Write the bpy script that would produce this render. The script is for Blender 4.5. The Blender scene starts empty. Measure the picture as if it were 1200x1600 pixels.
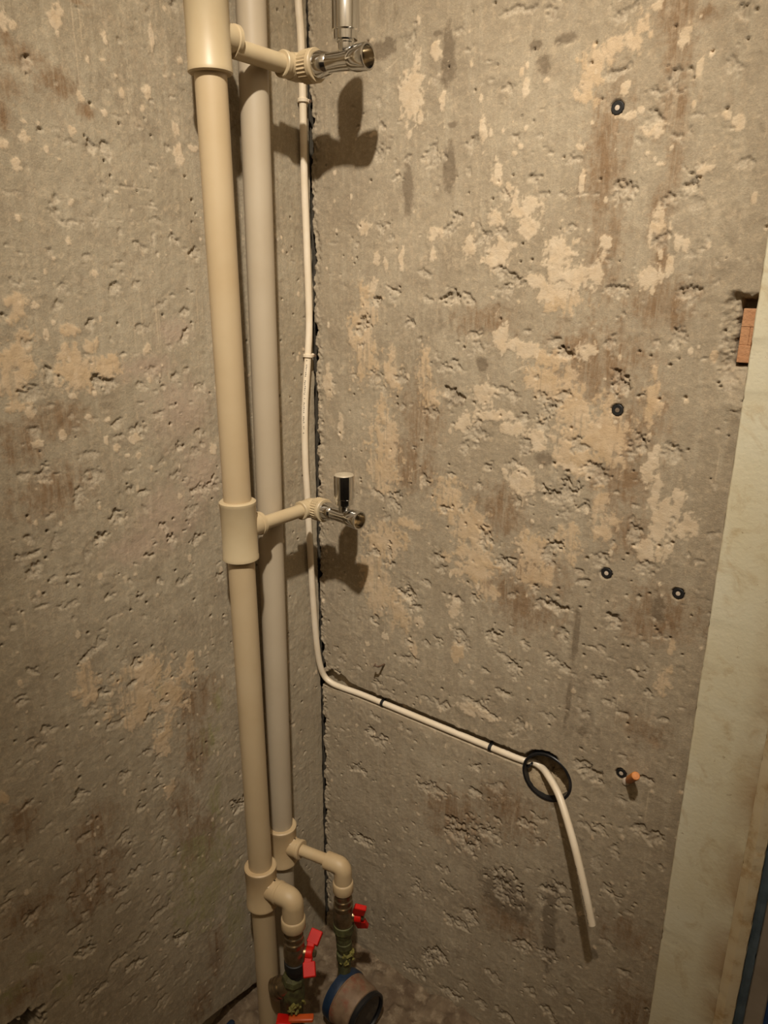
import bpy, math, random
import numpy as np
from mathutils import Vector, Matrix

scene = bpy.context.scene
col = scene.collection

# ------------------------------------------------------------------ camera
cam_data = bpy.data.cameras.new('camera')
cam = bpy.data.objects.new('camera', cam_data)
col.objects.link(cam)
cam_data.sensor_fit = 'AUTO'
cam_data.sensor_width = 36.0
cam_data.lens = 36.0 * 1178.0 / 1600.0
cam_data.clip_start = 0.02
RIGHT = Vector((0.8029, 0.5960, 0.0066)).normalized()
FWD = Vector((-0.5663, 0.7662, -0.3038)).normalized()
UP = RIGHT.cross(FWD).normalized()
RIGHT = FWD.cross(UP).normalized()
mw = Matrix((RIGHT, UP, -FWD)).transposed().to_4x4()
mw.translation = Vector((0.853, -0.955, 1.334))
cam.matrix_world = mw
scene.camera = cam

# ------------------------------------------------------------------ world and lamp
world = bpy.data.worlds.new('world')
scene.world = world
world.use_nodes = True
world.node_tree.nodes['Background'].inputs['Color'].default_value = (0.9, 0.75, 0.55, 1)
world.node_tree.nodes['Background'].inputs['Strength'].default_value = 0.0
# lamp high behind the viewer's shoulder; spot cone made up to fit brightness falloff
lamp_data = bpy.data.lights.new('overhead_lamp', 'SPOT')
lamp_data.energy = 78.0
lamp_data.color = (1.0, 0.915, 0.79)
lamp_data.shadow_soft_size = 0.028
lamp_data.spot_size = math.radians(2 * 21.8)
lamp_data.spot_blend = 1.0
lamp = bpy.data.objects.new('overhead_lamp', lamp_data)
lamp.location = (0.886, -1.097, 2.575)
lamp.rotation_euler = (Vector((0.13, 0.06, 0.97)) - lamp.location).to_track_quat('-Z', 'Y').to_euler()
col.objects.link(lamp)
# added fill at the lamp's position, lifting the shadows through wall bounce
fill_data = bpy.data.lights.new('added_fill_light', 'POINT')
fill_data.energy = 14.0
fill_data.color = (1.0, 0.89, 0.72)
fill_data.shadow_soft_size = 0.028
fill = bpy.data.objects.new('added_fill_light', fill_data)
fill.location = lamp.location
col.objects.link(fill)

scene.view_settings.view_transform = 'Standard'
scene.view_settings.look = 'None'
scene.view_settings.exposure = 1.05
scene.view_settings.gamma = 1.0
scene.view_settings.use_curve_mapping = False

rng = np.random.default_rng(11)
random.seed(5)

# ------------------------------------------------------------------ materials
def srgb(r, g, b):
    f = lambda c: (c / 255 / 12.92) if c <= 10 else (((c / 255) + 0.055) / 1.055) ** 2.4
    return (f(r), f(g), f(b), 1.0)

def nd(nt, kind, **kw):
    n = nt.nodes.new(kind)
    for k, v in kw.items():
        setattr(n, k, v)
    return n

def noise_node(nt, vec, scale, detail=4.0, rough=0.55, dist=0.0):
    n = nd(nt, 'ShaderNodeTexNoise')
    n.inputs['Scale'].default_value = scale
    n.inputs['Detail'].default_value = detail
    n.inputs['Roughness'].default_value = rough
    n.inputs['Distortion'].default_value = dist
    nt.links.new(vec, n.inputs['Vector'])
    return n.outputs['Fac']

def ramp(nt, fac, a, b, ca=(0, 0, 0, 1), cb=(1, 1, 1, 1)):
    n = nd(nt, 'ShaderNodeValToRGB')
    n.color_ramp.elements[0].position = a
    n.color_ramp.elements[1].position = b
    n.color_ramp.elements[0].color = ca
    n.color_ramp.elements[1].color = cb
    nt.links.new(fac, n.inputs['Fac'])
    return n.outputs['Color']

def mix(nt, fac, a, b, mode='MIX'):
    n = nd(nt, 'ShaderNodeMix', data_type='RGBA', blend_type=mode)
    for sock, v in ((n.inputs[0], fac), (n.inputs[6], a), (n.inputs[7], b)):
        if isinstance(v, (int, float)):
            sock.default_value = v
        elif isinstance(v, tuple):
            sock.default_value = v
        else:
            nt.links.new(v, sock)
    return n.outputs[2]

def mul(nt, a, b):
    n = nd(nt, 'ShaderNodeMath', operation='MULTIPLY')
    for sock, v in ((n.inputs[0], a), (n.inputs[1], b)):
        if isinstance(v, (int, float)):
            sock.default_value = v
        else:
            nt.links.new(v, sock)
    return n.outputs[0]

MATS = {}
def mat(name, c1, c2=None, rough=0.5, metal=0.0, scale=40.0, bump=0.0, bump_scale=300.0, lo=0.35, hi=0.65, spec=0.5, c3=None, scale3=15.0):
    if name in MATS:
        return MATS[name]
    m = bpy.data.materials.new(name)
    m.use_nodes = True
    nt = m.node_tree
    bs = nt.nodes['Principled BSDF']
    bs.inputs['Roughness'].default_value = rough
    bs.inputs['Metallic'].default_value = metal
    bs.inputs['Specular IOR Level'].default_value = spec
    tc = nd(nt, 'ShaderNodeTexCoord').outputs['Object']
    f = ramp(nt, noise_node(nt, tc, scale, 5.0), lo, hi)
    c = mix(nt, f, c1, c2 or c1)
    if c3:
        f3 = ramp(nt, noise_node(nt, tc, scale3, 6.0, 0.65), 0.52, 0.68)
        c = mix(nt, f3, c, c3)
    nt.links.new(c, bs.inputs['Base Color'])
    if bump:
        b = nd(nt, 'ShaderNodeBump')
        b.inputs['Strength'].default_value = bump
        b.inputs['Distance'].default_value = 0.002
        nt.links.new(noise_node(nt, tc, bump_scale, 5.0, 0.6), b.inputs['Height'])
        nt.links.new(b.outputs['Normal'], bs.inputs['Normal'])
    MATS[name] = m
    return m

PPR_FRONT = mat('cream_plastic', srgb(186, 166, 134), srgb(180, 158, 124), 0.42, scale=9)
PPR_REAR = mat('grey_plastic', srgb(178, 164, 142), srgb(172, 157, 134), 0.45, scale=9)
PPR_FIT = mat('beige_fitting', srgb(183, 166, 134), srgb(177, 157, 124), 0.42, scale=14)
PPR_GREY_FIT = mat('dusty_beige_fitting', srgb(190, 168, 132), srgb(182, 156, 118), 0.5, scale=14)
CABLE = mat('ivory_cable_sheath', srgb(226, 212, 190), srgb(218, 202, 176), 0.38, scale=30)
CLIP_WHITE = mat('ivory_clip', srgb(224, 208, 184), srgb(216, 200, 174), 0.45)
BLACK = mat('black_plastic', (0.008, 0.008, 0.009, 1), (0.015, 0.015, 0.016, 1), 0.35)
BLACK_MATT = mat('black_rubber', (0.007, 0.0065, 0.006, 1), (0.012, 0.011, 0.010, 1), 0.6)
CHROME = mat('polished_chrome', (0.66, 0.66, 0.65, 1), (0.58, 0.58, 0.57, 1), 0.14, 1.0, scale=20)
CHROME_DUST = mat('dusty_chrome_cap', srgb(190, 178, 156), srgb(172, 160, 138), 0.5, 0.2, scale=80)
BRASS_IN = mat('bare_brass', (0.55, 0.42, 0.25, 1), (0.45, 0.33, 0.18, 1), 0.3, 1.0)
BRASS_OLD = mat('dull_brass', (0.34, 0.27, 0.17, 1), (0.20, 0.15, 0.09, 1), 0.30, 0.9, scale=90)
BRASS_GREEN = mat('green_tarnished_brass', srgb(98, 100, 62), srgb(66, 60, 38), 0.6, 0.3, scale=90, bump=0.5)
RED = mat('red_handle_paint', srgb(205, 30, 18), srgb(190, 22, 14), 0.45, spec=0.25)
ORANGE = mat('orange_handle_paint', srgb(205, 92, 34), srgb(190, 78, 26), 0.45)
YELLOW = mat('yellow_sealant', srgb(132, 124, 60), srgb(100, 94, 42), 0.7, scale=120, bump=0.8)
BLUE = mat('blue_plastic', srgb(36, 54, 78), srgb(24, 38, 58), 0.4)
METER_BODY = mat('dusty_meter_housing', srgb(140, 116, 92), srgb(112, 90, 70), 0.55, scale=50, c3=srgb(128, 70, 52), scale3=28)
GLASS_DARK = mat('dark_glass', (0.006, 0.007, 0.009, 1), (0.009, 0.010, 0.012, 1), 0.08)
INK = mat('black_ink', (0.05, 0.045, 0.04, 1), (0.09, 0.08, 0.07, 1), 0.6, scale=400)
PLUG_CORE = mat('pale_plug_core', srgb(205, 190, 172), srgb(180, 164, 146), 0.6, scale=300)
PLUG_GREY = mat('grey_plug_core', srgb(120, 104, 86), srgb(96, 82, 66), 0.8, scale=300)
DOWEL = mat('orange_dowel_plastic', srgb(206, 132, 62), srgb(186, 112, 48), 0.5, scale=120)
RUST = mat('rusty_steel', srgb(120, 98, 78), srgb(78, 58, 42), 0.7, scale=200)
BRICK_M = mat('orange_brick', srgb(188, 142, 104), srgb(178, 128, 90), 0.9, scale=60, bump=0.6)
GYPSUM = mat('box_gypsum', srgb(176, 158, 128), srgb(140, 122, 96), 0.9, scale=70, bump=0.6)

# ------------------------------------------------------------------ object helpers
def link(o, parent=None):
    col.objects.link(o)
    if parent:
        o.parent = parent
    return o

def mesh_obj(name, verts, faces, material, parent=None, sharp=35):
    me = bpy.data.meshes.new(name)
    me.from_pydata([tuple(v) for v in verts], [], faces)
    me.update()
    if sharp is not None:
        me.shade_smooth()
        me.set_sharp_from_angle(angle=math.radians(sharp))
    me.materials.append(material)
    return link(bpy.data.objects.new(name, me), parent)

def tag(o, label, cat=None, group=None, kind=None):
    o['label'] = label
    if cat: o['category'] = cat
    if group: o['group'] = group
    if kind: o['kind'] = kind
    return o

def empty(name, loc=(0, 0, 0), rot=None):
    o = bpy.data.objects.new(name, None)
    o.empty_display_size = 0.02
    o.location = loc
    if rot is not None:
        o.rotation_euler = rot
    return link(o)

class MB:
    """collects shapes, then builds ONE mesh object"""
    def __init__(self):
        self.v, self.f = [], []
    def add(self, verts, faces):
        k = len(self.v)
        self.v += [Vector(p) for p in verts]
        self.f += [tuple(i + k for i in fc) for fc in faces]
        return self
    def lathe(self, origin, axis, prof, seg=32, closed=False, flute=None):
        """prof: list of (distance along axis, radius); ends with r>0 get capped"""
        o = Vector(origin); a = Vector(axis).normalized()
        ref = Vector((0, 0, 1)) if abs(a.z) < 0.9 else Vector((1, 0, 0))
        e1 = a.cross(ref).normalized(); e2 = a.cross(e1)
        V, F = [], []
        for (t, r) in prof:
            for i in range(seg):
                th = 2 * math.pi * i / seg
                rr = r
                if flute and flute[0] <= t <= flute[1]:
                    rr = r + flute[2] * (1 if i % 2 else -1)
                V.append(o + a * t + (e1 * math.cos(th) + e2 * math.sin(th)) * rr)
        n = len(prof)
        for j in range(n - 1):
            for i in range(seg):
                k = (i + 1) % seg
                F.append((j * seg + i, j * seg + k, (j + 1) * seg + k, (j + 1) * seg + i))
        if closed:
            for i in range(seg):
                k = (i + 1) % seg
                F.append(((n - 1) * seg + i, (n - 1) * seg + k, k, i))
        else:
            if prof[0][1] > 1e-6: F.append(tuple(reversed(range(seg))))
            if prof[-1][1] > 1e-6: F.append(tuple((n - 1) * seg + i for i in range(seg)))
        return self.add(V, F)
    def sweep(self, pts, r, seg=16, cap=True):
        pts = [Vector(p) for p in pts]
        n = len(pts)
        rs = r if isinstance(r, (list, tuple)) else [r] * n
        tan = [(pts[min(i + 1, n - 1)] - pts[max(i - 1, 0)]).normalized() for i in range(n)]
        ref = Vector((0, 0, 1)) if abs(tan[0].z) < 0.9 else Vector((1, 0, 0))
        e1 = tan[0].cross(ref).normalized()
        V, F = [], []
        for i in range(n):
            e1 = (e1 - tan[i] * e1.dot(tan[i])).normalized()
            e2 = tan[i].cross(e1)
            for k in range(seg):
                th = 2 * math.pi * k / seg
                V.append(pts[i] + (e1 * math.cos(th) + e2 * math.sin(th)) * rs[i])
        for i in range(n - 1):
            for k in range(seg):
                q = (k + 1) % seg
                F.append((i * seg + k, i * seg + q, (i + 1) * seg + q, (i + 1) * seg + k))
        if cap:
            F.append(tuple(reversed(range(seg))))
            F.append(tuple((n - 1) * seg + k for k in range(seg)))
        return self.add(V, F)
    def box(self, c, s, ax=None, bev=0.12):
        """box with chamfered edges; s = full sizes; ax = 3 axis vectors"""
        c = Vector(c)
        X, Y, Z = [Vector(a).normalized() for a in (ax or ((1, 0, 0), (0, 1, 0), (0, 0, 1)))]
        b = min(s) * bev
        hx, hy, hz = s[0] / 2, s[1] / 2, s[2] / 2
        V, F = [], []
        rings = [(-hz, b), (-hz + b, 0), (hz - b, 0), (hz, b)]
        for z, ins in rings:
            x, y = hx - ins, hy - ins
            for px, py in ((x - b, -y), (x, -y + b), (x, y - b), (x - b, y), (-x + b, y), (-x, y - b), (-x, -y + b), (-x + b, -y)):
                V.append(c + X * px + Y * py + Z * z)
        for j in range(3):
            for i in range(8):
                k = (i + 1) % 8
                F.append((j * 8 + i, j * 8 + k, (j + 1) * 8 + k, (j + 1) * 8 + i))
        F.append(tuple(reversed(range(8))))
        F.append(tuple(24 + i for i in range(8)))
        return self.add(V, F)
    def build(self, name, material, parent=None, sharp=35):
        return mesh_obj(name, self.v, self.f, material, parent, sharp)

def spline(pts, sub=8):
    P = [Vector(p) for p in pts]
    P = [P[0] * 2 - P[1]] + P + [P[-1] * 2 - P[-2]]
    out = []
    for i in range(1, len(P) - 2):
        for k in range(sub):
            t = k / sub
            a, b, c, d = P[i - 1], P[i], P[i + 1], P[i + 2]
            out.append(0.5 * ((2 * b) + (c - a) * t + (2 * a - 5 * b + 4 * c - d) * t * t + (3 * b - a - 3 * c + d) * t ** 3))
    out.append(P[-2])
    return out

# ------------------------------------------------------------------ numpy noise
TABLES = rng.random((64, 256, 256)).astype(np.float32)
def vnoise(u, v, fu, fv, seed):
    T = TABLES[seed % 64]
    x = u * fu + 17.3 * seed; y = v * fv + 9.1 * seed
    xi = np.floor(x).astype(np.int32); yi = np.floor(y).astype(np.int32)
    fx = (x - xi).astype(np.float32); fy = (y - yi).astype(np.float32)
    fx = fx * fx * (3 - 2 * fx); fy = fy * fy * (3 - 2 * fy)
    x0 = xi & 255; x1 = (xi + 1) & 255; y0 = yi & 255; y1 = (yi + 1) & 255
    return (T[x0, y0] * (1 - fx) + T[x1, y0] * fx) * (1 - fy) + (T[x0, y1] * (1 - fx) + T[x1, y1] * fx) * fy - 0.5
def fbm(u, v, f, seed, octs=4, gain=0.55, aniso=1.0):
    s, a, tot = 0, 1.0, 0.0
    for o in range(octs):
        s = s + a * vnoise(u, v, f * aniso, f, seed + o * 7)
        tot += a; a *= gain; f *= 2.03
    return s / tot * 2
def sstep(x, a, b):
    t = np.clip((x - a) / (b - a), 0, 1)
    return t * t * (3 - 2 * t)

# patches read off the walls: across, up, half width, half height (mm)
RIGHT_FEATURES = {
  'pit': '138,1564,9,8 135,1495,12,11 160,1465,8,6 182,1487,7,6 226,1479,16,18 237,1445,7,5 140,1397,12,9 161,1380,8,7 265,1398,12,17 312,1381,13,15 339,1386,10,9 286,1497,10,9 286,1467,7,7 344,1433,9,9 341,1557,12,7 381,1449,9,9 396,1427,10,9 423,1428,6,5 354,1497,8,7 389,1499,6,4 224,1581,10,6 135,1530,10,6 192,1633,12,8 264,1630,10,6 343,1642,25,6 395,1633,12,9 217,1334,13,6 164,1306,14,6 134,1287,12,11 228,1294,11,7 266,1296,14,9 292,1296,10,7 356,1317,16,12 342,1335,10,8 91,1372,6,5 44,1376,7,3 483,1616,14,11 481,1558,10,9 547,1535,15,13 606,1546,12,10 612,1595,10,8 532,1502,18,11 434,1468,10,5 502,1429,17,12 507,1412,5,6 512,1480,5,4 579,1425,14,15 586,1407,13,7 552,1415,11,9 550,1371,11,11 633,1447,7,8 611,1505,4,4 577,1501,9,3 605,1371,4,6 587,1308,13,11 623,1322,8,6 619,1344,5,4 650,1347,2,4 452,1426,15,3 492,1349,5,5 470,1344,5,3 506,1314,18,10 438,1388,9,6 563,1482,11,6 608,1565,3,2 528,1532,7,3 136,1288,10,9 164,1302,12,8 266,1298,14,9 292,1297,10,7 357,1306,11,8 190,1261,8,8 212,1235,8,9 305,1251,10,7 314,1232,17,12 266,1202,18,12 133,1168,17,13 182,1179,12,11 183,1135,8,7 279,1156,20,14 235,1129,15,13 362,1173,18,12 388,1262,8,7 424,1247,12,8 440,1232,15,14 445,1176,11,9 424,1162,19,13 390,1140,11,10 419,1141,13,15 313,1113,18,20 295,1084,7,10 393,1101,10,12 341,1059,11,14 323,1031,9,7 272,1038,8,8 226,1022,10,10 385,1072,13,8 386,1013,10,11 453,1043,19,24 462,1011,12,9 164,981,13,18 134,984,11,7 263,985,12,10 293,987,8,10 152,949,11,9 340,949,16,22 442,981,8,9 444,952,13,18 382,914,16,15 367,918,11,8 161,883,11,17 254,901,12,13 267,875,10,11 197,823,17,13 284,837,18,7 325,850,11,13 392,870,9,7 425,891,7,8 235,848,8,9 132,880,7,6 103,1249,13,18 505,1247,8,13 558,1251,6,9 586,1260,10,10 525,1192,18,17 471,1112,13,12 498,1081,16,13 554,1121,15,15 595,1120,12,12 492,1023,12,14 516,961,12,12 561,1004,13,13 554,1023,7,7 605,1029,8,10 579,961,11,13 491,925,14,10 532,984,4,5 460,874,16,13 425,888,7,10 543,874,12,11 608,868,8,6 588,1238,3,2 645,1231,5,4 557,915,3,4 574,918,4,4 648,947,3,3 650,1211,8,11 659,1177,10,4 650,1086,4,5 656,1024,7,8 606,999,5,7 630,993,3,4 638,1264,7,14 145,512,18,13 98,431,22,14 342,546,15,11 341,493,15,9 387,524,14,11 521,631,14,13 537,617,16,13 579,667,11,10 618,643,13,11 592,593,11,10 611,559,9,10 634,555,13,10 586,507,8,15 587,547,8,7 559,469,8,16 534,525,12,7 557,537,11,10 577,432,11,16 595,422,14,10 616,406,7,5 590,330,12,8 435,481,16,12 466,497,10,9 375,431,35,22 322,391,34,26 255,462,32,12 101,268,27,16 280,304,13,10 234,231,24,16 307,274,19,9 404,331,32,29 456,452,11,8 481,376,26,9 452,394,11,9 509,361,13,14 507,391,10,11 300,199,13,16 348,235,19,17 330,203,16,14 287,94,17,17 259,75,16,19 232,18,22,14 452,233,20,16 491,245,16,15 478,342,7,11 188,-62,27,23 310,26,20,14 343,64,15,10 464,144,10,12 505,173,10,9 539,198,7,9 537,155,9,8 507,118,12,15 427,58,18,13 377,44,11,13 398,126,18,13 624,290,14,8 227,-67,17,11 198,822,16,9 212,803,13,9 128,750,12,9 285,837,15,7 325,851,11,8 365,794,15,16 300,777,15,10 306,765,15,8 261,750,9,10 200,734,10,8 201,701,18,11 307,707,7,9 345,726,9,7 385,700,12,7 232,634,18,9 271,639,19,9 323,665,18,7 346,668,16,12 368,652,17,9 178,649,21,6 132,626,13,8 378,765,16,8 46,651,8,4 161,617,11,6 129,559,11,8 114,523,15,12 147,523,11,8 322,798,4,12 92,648,13,5 237,740,6,7 207,557,7,6 186,559,7,8 461,873,13,11 433,870,8,8 473,825,9,11 459,789,11,8 478,780,17,8 493,774,10,5 414,796,8,7 399,750,15,15 524,823,13,7 545,816,12,3 537,776,14,11 549,747,9,6 571,737,11,5 519,715,12,8 462,689,10,8 417,645,15,16 582,805,9,7 599,777,7,7 595,853,10,5 608,868,7,3 643,832,5,4 649,775,4,3 388,701,8,5 541,874,10,7 508,734,4,5 597,817,4,7 422,767,5,4 573,917,4,4 557,915,3,3',
  'pale': '190,1567,18,28 328,1456,7,14 347,1437,7,9 333,1406,11,12 370,1411,17,10 290,1368,8,10 236,1387,11,7 337,1358,16,18 376,1389,15,10 426,1360,15,19 396,1321,17,8 424,1317,30,5 419,1336,12,11 231,1356,4,9 177,1350,4,12 130,1356,5,14 148,1344,4,9 196,1610,6,10 228,1611,7,10 240,1554,3,9 305,1509,4,17 363,1552,4,11 299,1548,3,4 110,1396,10,9 390,1559,3,3 120,1523,10,3 124,1313,6,9 552,1582,6,10 491,1537,5,7 572,1547,4,9 511,1513,4,4 496,1510,8,4 529,1493,12,7 607,1498,4,5 622,1490,7,6 587,1447,4,9 597,1448,4,3 484,1365,5,14 479,1332,8,19 452,1331,13,13 547,1390,7,12 539,1378,2,13 561,1380,2,9 564,1343,4,10 542,1330,12,10 572,1368,4,7 582,1365,4,7 424,1334,12,9 426,1360,9,10 447,1444,3,15 358,1426,3,12 541,1454,3,3 524,1467,2,2 441,1480,5,4 606,1365,3,5 519,1616,5,8 321,1169,19,15 347,1249,9,19 377,1239,21,7 379,1121,27,8 412,1110,16,13 295,1120,14,10 337,1140,33,6 390,1051,18,20 31,1156,8,21 57,1084,6,18 419,1307,24,8 568,1095,8,24 580,1060,7,21 594,1014,15,34 610,1060,6,18 624,1029,11,15 475,1237,11,10 384,1236,16,11 576,1121,4,8 578,986,12,13 596,1043,5,18 462,1081,14,6 396,1055,13,8 223,778,6,9 151,728,7,6 114,702,7,5 289,819,13,14 326,699,4,4 344,652,29,9',
  'ochre': '449,1569,15,17 444,1540,9,17 500,1592,12,16 473,1584,10,7 105,1236,21,54 162,1184,11,31 146,1088,19,33 147,1028,26,34 221,1195,8,24 234,1155,15,13 130,857,25,57 139,808,25,30 161,910,24,23 270,997,21,26 310,963,28,26 320,903,30,26 416,1223,23,10 409,1195,17,16 450,1150,17,14 428,1188,29,20 457,1107,14,22 468,971,13,23 420,910,25,15 199,944,21,8 437,1300,22,13 438,1186,23,17 458,1157,24,24 502,1131,32,34 471,1088,23,15 523,1099,14,10 511,1039,8,18 521,1004,15,19 414,949,18,20 561,1182,8,26 628,1243,3,7 128,791,14,23 169,806,15,16 179,773,18,19 212,720,8,15 350,863,14,12 298,745,9,14 620,801,8,19 624,858,4,10',
  'brown': '542,1606,17,21 548,1566,11,27 551,1517,13,24 557,1456,7,34 549,1399,9,23 552,1351,8,24 560,1300,28,20 570,1601,11,8 475,1461,19,59 483,1359,16,38 359,997,26,29 197,1046,33,31 219,1124,23,33 316,1267,34,14 381,876,35,21 488,1224,47,35 540,1147,30,41 537,1073,28,29 550,1004,23,24 607,902,33,24 426,919,33,26 411,493,41,35 616,365,29,23 414,270,37,26 301,426,44,38 640,231,27,36 592,877,25,14 410,856,39,23 603,724,22,15',
  'dark': '386,1577,9,10 185,1445,9,37 373,1599,9,6 142,1629,20,10 229,1634,6,4 256,1523,6,4 247,1606,12,35 254,1471,10,29 412,1601,15,6 319,1209,10,10 424,1087,14,9 279,1153,15,9 424,1087,14,9 603,908,10,20 572,296,6,8 532,334,4,4 519,290,4,4 494,313,13,93 411,315,46,38 493,839,5,42 490,722,4,40 516,686,7,8 603,908,5,14',
}
LEFT_FEATURES = {
  'pit': '370,1471,14,9 411,1472,14,4 494,1319,8,6 439,1315,8,7 445,1293,8,6 368,1310,9,7 335,1314,8,7 305,1290,10,6 263,1280,9,6 435,1409,7,6 434,1392,9,11 412,1387,9,5 389,1390,8,6 452,1357,6,6 406,1349,8,4 409,1340,3,2 356,1378,7,5 326,1363,12,6 296,1395,9,4 273,1373,11,7 306,1371,9,6 365,1419,7,5 297,1459,8,3 329,1437,3,4 314,1500,5,4 285,1627,5,6 325,1588,10,4 419,1571,1,1 423,1577,1,1 450,1543,10,6 240,1353,10,10 260,1541,6,4 245,1643,7,7 359,1579,1,1 369,1566,1,1 393,1567,1,1 369,1542,2,1 338,1507,8,3 270,1483,8,5 360,1343,11,3 308,1411,18,2 485,1414,10,3 441,1480,5,2 341,1432,13,2 321,1431,30,1 337,1391,21,1 407,1267,7,8 333,1262,12,6 487,1254,8,7 468,1258,2,2 261,1250,14,12 295,1234,10,5 468,1216,9,9 495,1196,13,9 398,1196,16,10 321,1201,11,8 287,1193,6,6 266,1200,7,5 245,1174,13,8 340,1186,8,6 310,1183,6,6 299,1155,7,4 320,1145,11,6 386,1144,10,6 418,1155,6,3 444,1161,5,4 441,1147,7,3 357,1131,14,7 245,1107,11,7 264,1083,9,7 289,1095,8,9 498,1151,7,8 385,1126,7,5 431,1110,15,7 489,1101,14,9 516,1101,10,5 428,1077,13,10 451,1059,8,10 325,1080,8,5 300,1056,10,7 354,1045,11,6 372,1054,6,5 351,1020,6,5 250,1030,28,11 491,1047,5,6 402,1020,13,12 275,996,15,8 325,985,7,7 314,964,10,10 269,954,11,9 425,995,12,9 484,1008,6,8 525,1026,7,9 523,1002,15,7 450,983,6,9 357,949,8,5 518,983,12,6 470,961,11,3 373,1077,14,3 425,998,10,8 314,966,11,8 357,948,8,6 523,980,14,8 523,943,5,5 474,921,8,5 508,932,12,3 425,882,8,4 377,864,10,4 389,923,7,6 341,907,7,7 423,914,6,5 476,901,7,3 555,917,6,6 452,852,16,9 463,844,13,6 224,801,8,7 233,879,8,7 298,898,11,9 474,962,11,3 498,966,8,3 490,924,7,4 373,896,7,4 540,852,10,6 562,823,11,7 413,815,10,6 389,799,9,8 434,797,6,4 445,778,10,8 403,771,9,6 351,714,10,6 380,704,11,7 471,760,9,6 429,721,17,8 362,674,8,5 530,762,11,8 551,745,11,9 558,729,7,4 525,700,12,7 500,689,6,6 435,636,9,12 384,648,9,7 373,622,7,9 372,593,5,9 381,578,10,5 411,566,11,7 506,643,14,10 574,675,14,7 376,526,7,7 354,517,6,6 492,595,6,6 543,600,5,5 554,625,14,4 502,573,10,6 444,531,11,8 426,514,5,7 377,480,10,12 482,532,10,8 441,501,6,6 591,602,8,8 577,584,5,4 551,556,7,6 518,526,4,6 572,566,4,3 540,529,12,5 506,487,10,13 480,488,6,7 430,458,11,8 401,427,7,7 375,408,7,7 480,463,8,7 461,442,12,9 459,413,11,6 531,479,9,10 398,377,9,9 379,353,9,10 400,353,12,6 589,507,8,10 617,545,12,8 613,560,8,4 518,445,6,9 538,434,9,9 474,383,6,5 409,329,5,7 436,334,7,9 369,271,19,13 525,390,16,9 465,322,11,6 224,445,17,18 524,388,15,11 452,291,17,10 482,320,11,12 419,244,12,11 392,290,10,9 364,271,13,11 355,199,16,9 432,325,10,6 515,302,15,12 597,424,7,7 467,377,7,5 594,511,7,10 584,338,6,4 542,293,7,10 459,230,11,8 408,175,10,9',
  'pale': '470,1579,5,8 459,1577,4,4 408,1593,7,13 283,1607,3,13 389,1522,4,5 334,1536,4,5 295,1540,6,6 462,1470,6,6 439,1460,3,4 405,1486,4,5 445,1486,2,2 461,1486,3,2 253,1477,7,9 255,1508,4,7 359,1509,4,3 305,1523,3,3 356,1565,4,2 482,1386,3,4 393,1329,5,4 309,1332,3,2 415,1408,4,3 424,1365,3,4 477,1294,4,4 241,1586,4,3 229,1487,7,3 487,1461,5,4 477,1443,6,5 350,1588,3,5 268,1564,3,1 339,1552,2,2 424,1453,2,1 442,1188,5,4 495,1174,6,5 493,1137,7,4 403,1125,3,4 388,1114,6,5 329,1234,6,6 228,1084,7,8 393,1329,5,4 425,1157,4,3 358,1120,7,5 460,1142,4,5 510,1040,2,4 296,1024,4,4 358,1096,4,3 373,1099,3,2',
  'ochre': '497,1299,12,6 496,1288,9,11 499,1235,13,22 520,1208,14,13 512,1181,12,5 435,1265,9,8 410,1244,8,7 437,1237,13,9 429,1215,23,17 392,1216,20,12 447,1214,10,5 519,1230,11,16 469,803,16,19 388,779,36,19 388,743,36,23 401,721,20,14 339,719,20,33 361,654,10,24 599,701,5,7 358,561,7,11 301,759,10,22',
  'brown': '418,1528,18,12 474,1518,12,9 452,1548,15,9 483,1488,7,9 471,1563,4,6 380,1617,8,2 384,1507,8,6 462,1160,26,14 516,1137,19,19 484,1074,38,20 298,599,17,35 290,688,30,30 337,518,17,32 584,651,16,19 487,578,26,21 501,492,32,36 594,515,28,20 312,437,26,42 292,173,12,39 620,398,28,16 334,98,19,29',
  'green': '274,611,15,19 270,493,11,27 303,385,31,32 299,313,39,33 243,204,14,36 359,740,5,9 251,665,8,12 326,434,21,12 242,197,16,22 562,359,9,11 598,438,9,11 631,408,14,10',
  'pink': '283,1254,18,11 336,1211,31,10 283,1145,31,28 255,1052,22,30 314,1000,34,29 368,970,32,14',
}

# ------------------------------------------------------------------ rough wall builder
def feats(d, k):
    return [tuple(float(x) / 1000 for x in t.split(',')) for t in d.get(k, '').split()]

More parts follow.
